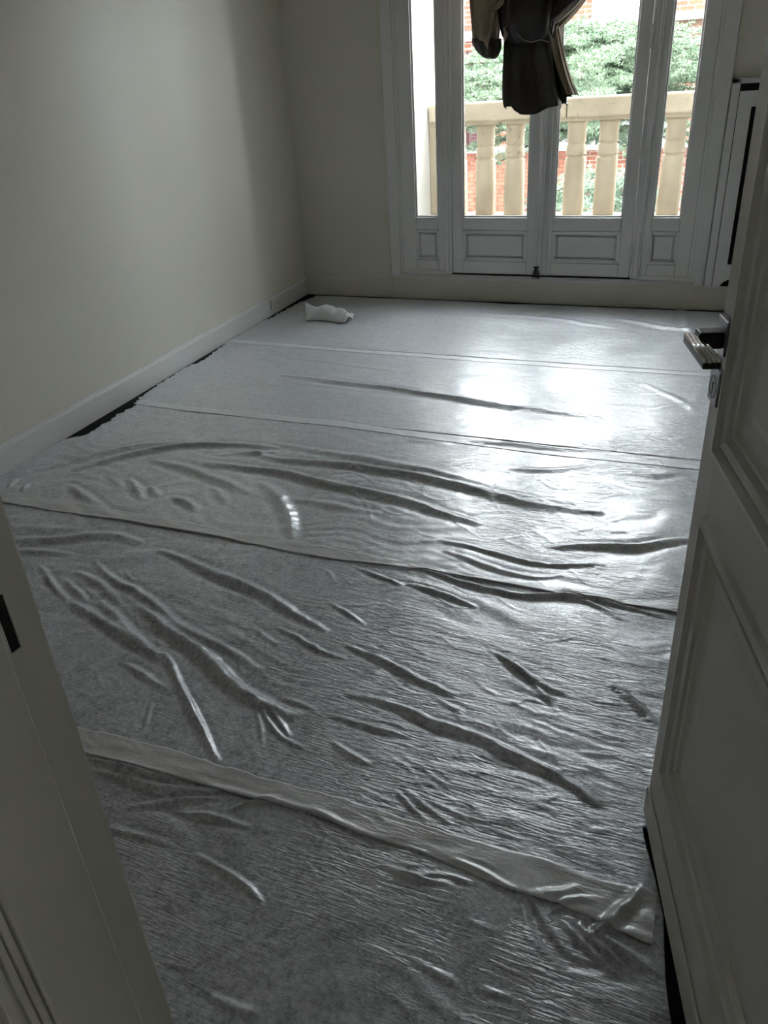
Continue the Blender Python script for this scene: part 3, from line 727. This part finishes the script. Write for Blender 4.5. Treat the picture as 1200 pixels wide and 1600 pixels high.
bundle('swag_lining', [(950, 984, -100, .03, .03), (915, 952, -45, .05, .03), (884, 922, -8, .06, .02), (864, 903, 18, .06, .02), (850, 886, 36, .05, .02), (846, 874, 46, .03, .02)], 'lining', 4, .15, 41, rows=24, twist=.5)
bundle('left_heading', [(690, 760, -330, .04, .02), (700, 780, -200, .05, .02), (716, 800, -90, .06, .02), (735, 815, -20, .07, .01)], 'curtain', 6, .25, 51, rows=24)
bundle('right_heading', [(1000, 1060, -330, .03, .02), (985, 1030, -250, .04, .02), (985, 1012, -185, .03, .01)], 'curtain', 6, .25, 52, rows=16)
def cord(name, pts, r, mat='hem'):
    m = MB().tube([tuple(cpx(x, y, o)-OFF) for x, y, o in pts], r, 6); return m.build(name, M[mat], cur, smooth=True)
cord('hem_braid', [(862, 36, -.11), (858, 50, -.13), (862, 60, -.13), (864, 70, -.13), (862, 76, -.12)], .0035)
cord('hem_braid', [(872, 42, .0), (880, 70, .0), (884, 95, .0), (890, 120, .0), (900, 140, .0), (904, 150, .0)], .003)
cord('hem_braid', [(872, 42, .0), (879, 75, .0), (884, 105, .0), (889, 130, .0), (892, 152, .0)], .005)
cord('hem_braid', [(788, 44, -.12), (798, 42, -.135), (808, 52, -.14), (816, 62, -.145), (830, 66, -.145), (845, 62, -.14), (858, 66, -.135)], .003)
cord('lining_twist', [(762, 8, -.10), (772, 14, -.12), (784, 4, -.13), (792, -8, -.13), (785, -18, -.12)], [.012, .016, .018, .016, .01], 'lining')
cord('lining_twist', [(788, 45, -.12), (791, 54, -.125), (788, 64, -.12)], [.008, .014, .006], 'lining')
rod = MB().tube([(-2.5, CY, 2.60), (.1, CY, 2.60)], .014, 14)
crod = empty('curtain_rod', (-1.2, CY, 2.60)); tag(crod, 'dark curtain rod above the french window', 'curtain rod')
MB().tube([(-1.3, 0, 0), (1.3, 0, 0)], .014, 14).build('rod', M['black'], crod, smooth=True)
for x in (-1.2, 1.2): MB().box(x-.01, x+.01, 0, YB-CY, -.012, .012).build('bracket', M['black'], crod)

# ------------------------------------------------------------------ balcony
BY = 6.40
struct(MB().box(-2.6, -.102, 5.985, 6.56, -.12, .14).build('balcony_floor', M['stone']))
struct(MB().box(-2.45, -2.165, 5.98, 6.52, -.1, 3.6).build('wall_balcony', M['render_white']))
struct(MB().box(-.10, 1.6, 5.985, 7.05, -4., 15.).build('wall_unseen_wing', M['grey_render']))  # unseen wing, added and sized to shade the room's left wall
bal = empty('stone_balustrade', (-1.0, BY, .14)); tag(bal, 'pale stone balcony balustrade with round banded balusters outside the window', 'balustrade')
BZ = .14
def bpart(name, mb, bevel=0., smooth=False):
    mb.v = [(x+1.0, y-BY, z-BZ) for x, y, z in mb.v]; return mb.build(name, M['stone'], bal, bevel=bevel, smooth=smooth)
bpart('plinth', MB().box(-2.16, -.104, BY-.12, BY+.12, .14, .505), .006)
xsplit = [-2.16, -1.115, -.102]
for a, b_ in zip(xsplit[:-1], xsplit[1:]): bpart('rail', MB().box(a+.002, b_-.002, BY-.13, BY+.13, 1.175, 1.302), .012)
bpart('rail_bed', MB().box(-2.16, -.104, BY-.10, BY+.10, 1.150, 1.175))
prof = [(.076, .505), (.079, .515), (.078, .70), (.075, .900), (.071, .906), (.062, .911), (.062, .919), (.0725, .924), (.0735, .930), (.071, .988), (.062, .993), (.062, 1.003), (.069, 1.008), (.068, 1.03), (.066, 1.12), (.072, 1.130), (.074, 1.150)]
bm0 = MB().lathe([(r, z-BZ) for r, z in prof], 0, 0, 28).mesh('baluster', M['stone'])
bm0.polygons.foreach_set('use_smooth', [len(p.vertices) == 4 for p in bm0.polygons])
bpart('pier', MB().box(-2.164, -2.075, BY-.10, BY+.10, .505, 1.150), .006)
SP = .2292
for k in range(10):
    x = -1.74+(k-1)*SP
    if x < -2.1 or x > -.18: continue
    link('baluster', bm0, bal, (x+1.0, 0, 0))

# ------------------------------------------------------------------ the street and the brick house opposite
struct(MB().box(-30, 25, 5.98, 60, -4.2, -4.).build('ground', M['ground']))
HY = 15.5
hs = empty('brick_house', (-3., HY, -4.)); tag(hs, 'orange brick house with white ledges across the street, behind the cedar', 'house')
def hpart(name, *bx, mat='whiteframe', parent=hs, bevel=0.):
    mb = MB()
    for q in bx: mb.box(q[0]+3., q[1]+3., q[2]-HY, q[3]-HY, q[4]+4., q[5]+4.)
    return mb.build(name, M[mat], parent, bevel=bevel)
hpart('wall', (-11, 4, HY, HY+6, -4, 3.5), mat='brickwork')
hpart('roof', (-11.3, 4.3, HY-.3, HY+6.3, 3.5, 3.65), mat='brown_band')
hpart('ledge', (-11, 4, HY-.16, HY, .255, .335)); hpart('ledge', (-3.05, 4, HY-.25, HY, 2.10, 2.20)); hpart('brown_band', (-3.05, 4, HY-.20, HY, 1.97, 2.10), mat='brown_band')  # brown band under the ledge: its shadow put into the colour
hpart('ledge', (-11, -3.05, HY-.12, HY, 2.20, 2.25), mat='brown_band'); hpart('ledge', (-11, -3.05, HY-.10, HY, 2.05, 2.20))
# white glazed bay with dark bars behind the cedar
bay = hpart('white_bay', (-3.72, -1.0, HY-.08, HY, .335, 1.97))
for z in (.46, .58, .70, .82, .94): hpart('bar', (-3.6, -1.1, HY-.13, HY-.10, z, z+.022), mat='black', parent=bay)
for x in (-3.6, -2.9, -2.2, -1.5): hpart('post', (x, x+.03, HY-.13, HY-.09, .335, 1.0), mat='black', parent=bay)
wn = hpart('window', (-2.42, -1.55, HY-.05, HY, 2.2, 3.4)); hpart('pane', (-2.32, -1.65, HY-.055, HY-.045, 2.75, 3.3), mat='glass', parent=wn)
for (a, b_) in ((-5.0, -4.55), (-4.53, -4.12)):
    sh = hpart('shutter', (a, b_, HY-.06, HY-.02, .36, 1.9), mat='maroon')
    for k in range(26): hpart('slat', (a+.03, b_-.03, HY-.075, HY-.06, .40+k*.056, .435+k*.056), mat='maroon', parent=sh)
hpart('shutter', (-5.75, -5.2, HY-.08, HY-.02, .9, 1.85), mat='bluepaint')
# courses seen between the balusters: single bricks on a mortar bed
mb_ = hpart('mortar_bed', (-4.75, -2.35, HY-.012, HY, -1.05, .255), mat='mortar')
bme = MB().box(-.108, .108, -.022, 0, -.030, .030).mesh('brick', M['brick_piece'])
nb = 0
for r in range(18):
    z = .218-r*.072
    for k in range(11):
        x = -4.64+k*.226+(.113 if r % 2 else 0)
        if x > -2.45 or nb >= 300: continue
        link('brick', bme, mb_, (x+3., -.010-.004*((k*7+r*3) % 3)/2, z+4.)); nb += 1

# ------------------------------------------------------------------ cedar and shrub
def foliage(root, limbs, seed, mat, tuft=.055, per=9, dens=38, twig=.46, name='foliage', flat=.6):
    """limbs: list of (start, end, droop); needles in rosettes along side twigs"""
    r = np.random.default_rng(seed)
    V = []; base = []
    for (s, e, droop) in limbs:
        s = np.array(s); e = np.array(e); L = np.linalg.norm(e-s); d = (e-s)/L
        side = np.cross(d, [0, 0, 1.]); side /= np.linalg.norm(side)
        nt_ = int(L*11)
        for i in range(nt_):
            t = (i+r.uniform())/nt_
            if t < .12: continue
            c = s+(e-s)*t; c[2] -= droop*t*t
            for sg in (-1, 1):
                tl = twig*(1.15-t*.6)*r.uniform(.5, 1.1)
                tv = d*r.uniform(.3, .8)+side*sg*r.uniform(.6, 1.)+np.array([0, 0, r.uniform(-.25, .18)]); tv /= np.linalg.norm(tv)
                n = max(3, int(tl*dens))
                q = (np.arange(n)+r.uniform(0, 1, n))/n*tl
                pp = c[None]+tv[None]*q[:, None]; pp[:, 2] -= .25*q**2
                base.append(pp+r.normal(0, .012, pp.shape))
    B = np.concatenate(base)
    n = len(B)
    D = r.normal(0, 1, (n, per, 3)); D[..., 2] = D[..., 2]*flat+.25; D /= np.linalg.norm(D, axis=-1, keepdims=True)
    W = np.cross(D, r.normal(0, 1, (n, per, 3))); W /= np.linalg.norm(W, axis=-1, keepdims=True)
    ln = tuft*r.uniform(.6, 1.2, (n, per, 1)); wd = .006
    b0 = B[:, None]-W*wd; b1 = B[:, None]+W*wd; tp = B[:, None]+D*ln
    V = np.stack([b0, b1, tp], 2).reshape(-1, 3)-np.array(root.location)
    F = np.arange(len(V)).reshape(-1, 3)
    me = bpy.data.meshes.new(name); me.vertices.add(len(V)); me.vertices.foreach_set('co', V.reshape(-1).astype(np.float32))
    me.loops.add(F.size); me.loops.foreach_set('vertex_index', F.reshape(-1).astype(np.int32))
    me.polygons.add(len(F)); me.polygons.foreach_set('loop_start', np.arange(0, F.size, 3, dtype=np.int32)); me.update(calc_edges=True)
    me.materials.append(mat)
    o = link(name, me, root); o['kind'] = 'stuff'; return o
def branch_meshes(root, limbs, r0, r1):
    for (s, e, droop) in limbs:
        s = np.array(s); e = np.array(e); pts = []
        for t in np.linspace(0, 1, 7):
            c = s+(e-s)*t; c[2] -= droop*t*t; pts.append(tuple(c-np.array(root.location)))
        MB().tube(pts, [r0+(r1-r0)*t for t in np.linspace(0, 1, 7)], 6).build('branch', M['bark'], root, smooth=True)
TR = np.array([-1.95, 12.2])
ct = empty('cedar_tree', (TR[0], TR[1], -4.)); tag(ct, 'blue-green cedar tree spreading beyond the balcony rail', 'tree')
MB().tube([(0, 0, 0), (.04, .02, 2.5), (-.02, 0, 4.4), (.08, 0, 5.7), (.12, 0, 6.05)], [.16, .13, .10, .05, .02], 10).build('trunk', M['bark'], ct, smooth=True)
rr = random.Random(5); limbs = []
for z, n, ln, up in ((.90, 15, 2.5, .25), (1.06, 16, 2.6, .32), (1.22, 17, 2.6, .34), (1.36, 17, 2.6, .34), (1.50, 17, 2.5, .36), (1.64, 15, 2.3, .34), (1.78, 11, 1.8, .30), (1.92, 7, 1.1, .22)):
    for k in range(n):
        a = 2*math.pi*(k+rr.uniform(-.25, .25))/n; l = ln*rr.uniform(.75, 1.1)
        limbs.append(((TR[0], TR[1], z), (TR[0]+l*math.cos(a), TR[1]+l*math.sin(a)*.9, z+up*rr.uniform(.6, 1.2)), rr.uniform(.15, .45)))
for k in range(7):
    a = 2*math.pi*(k+rr.uniform(-.3, .3))/7; l = 1.9*rr.uniform(.7, 1.1)
    limbs.append(((TR[0], TR[1], .75), (TR[0]+l*math.cos(a), TR[1]+l*math.sin(a), .8), .3))
branch_meshes(ct, limbs, .028, .006)
foliage(ct, limbs, 2, M['needles'])
SR = np.array([-1.20, 9.0])
st = empty('conifer_shrub', (SR[0], SR[1], -4.)); tag(st, 'lower grey-green conifer shrub seen between the balusters', 'shrub')
MB().tube([(0, 0, 0), (.03, 0, 2.2), (0, 0, 4.35)], [.09, .07, .02], 8).build('trunk', M['bark'], st, smooth=True)
limbs2 = []
for z, n, ln in ((-.75, 12, 1.35), (-.5, 12, 1.3), (-.25, 12, 1.2), (0., 11, 1.05), (.2, 9, .8), (.35, 7, .5)):
    for k in range(n):
        a = 2*math.pi*(k+rr.uniform(-.25, .25))/n; l = ln*rr.uniform(.8, 1.1)
        limbs2.append(((SR[0], SR[1], z), (SR[0]+l*math.cos(a), SR[1]+l*math.sin(a), z+.28), .25))
branch_meshes(st, limbs2, .018, .005)
foliage(st, limbs2, 9, M['needles2'], twig=.36)
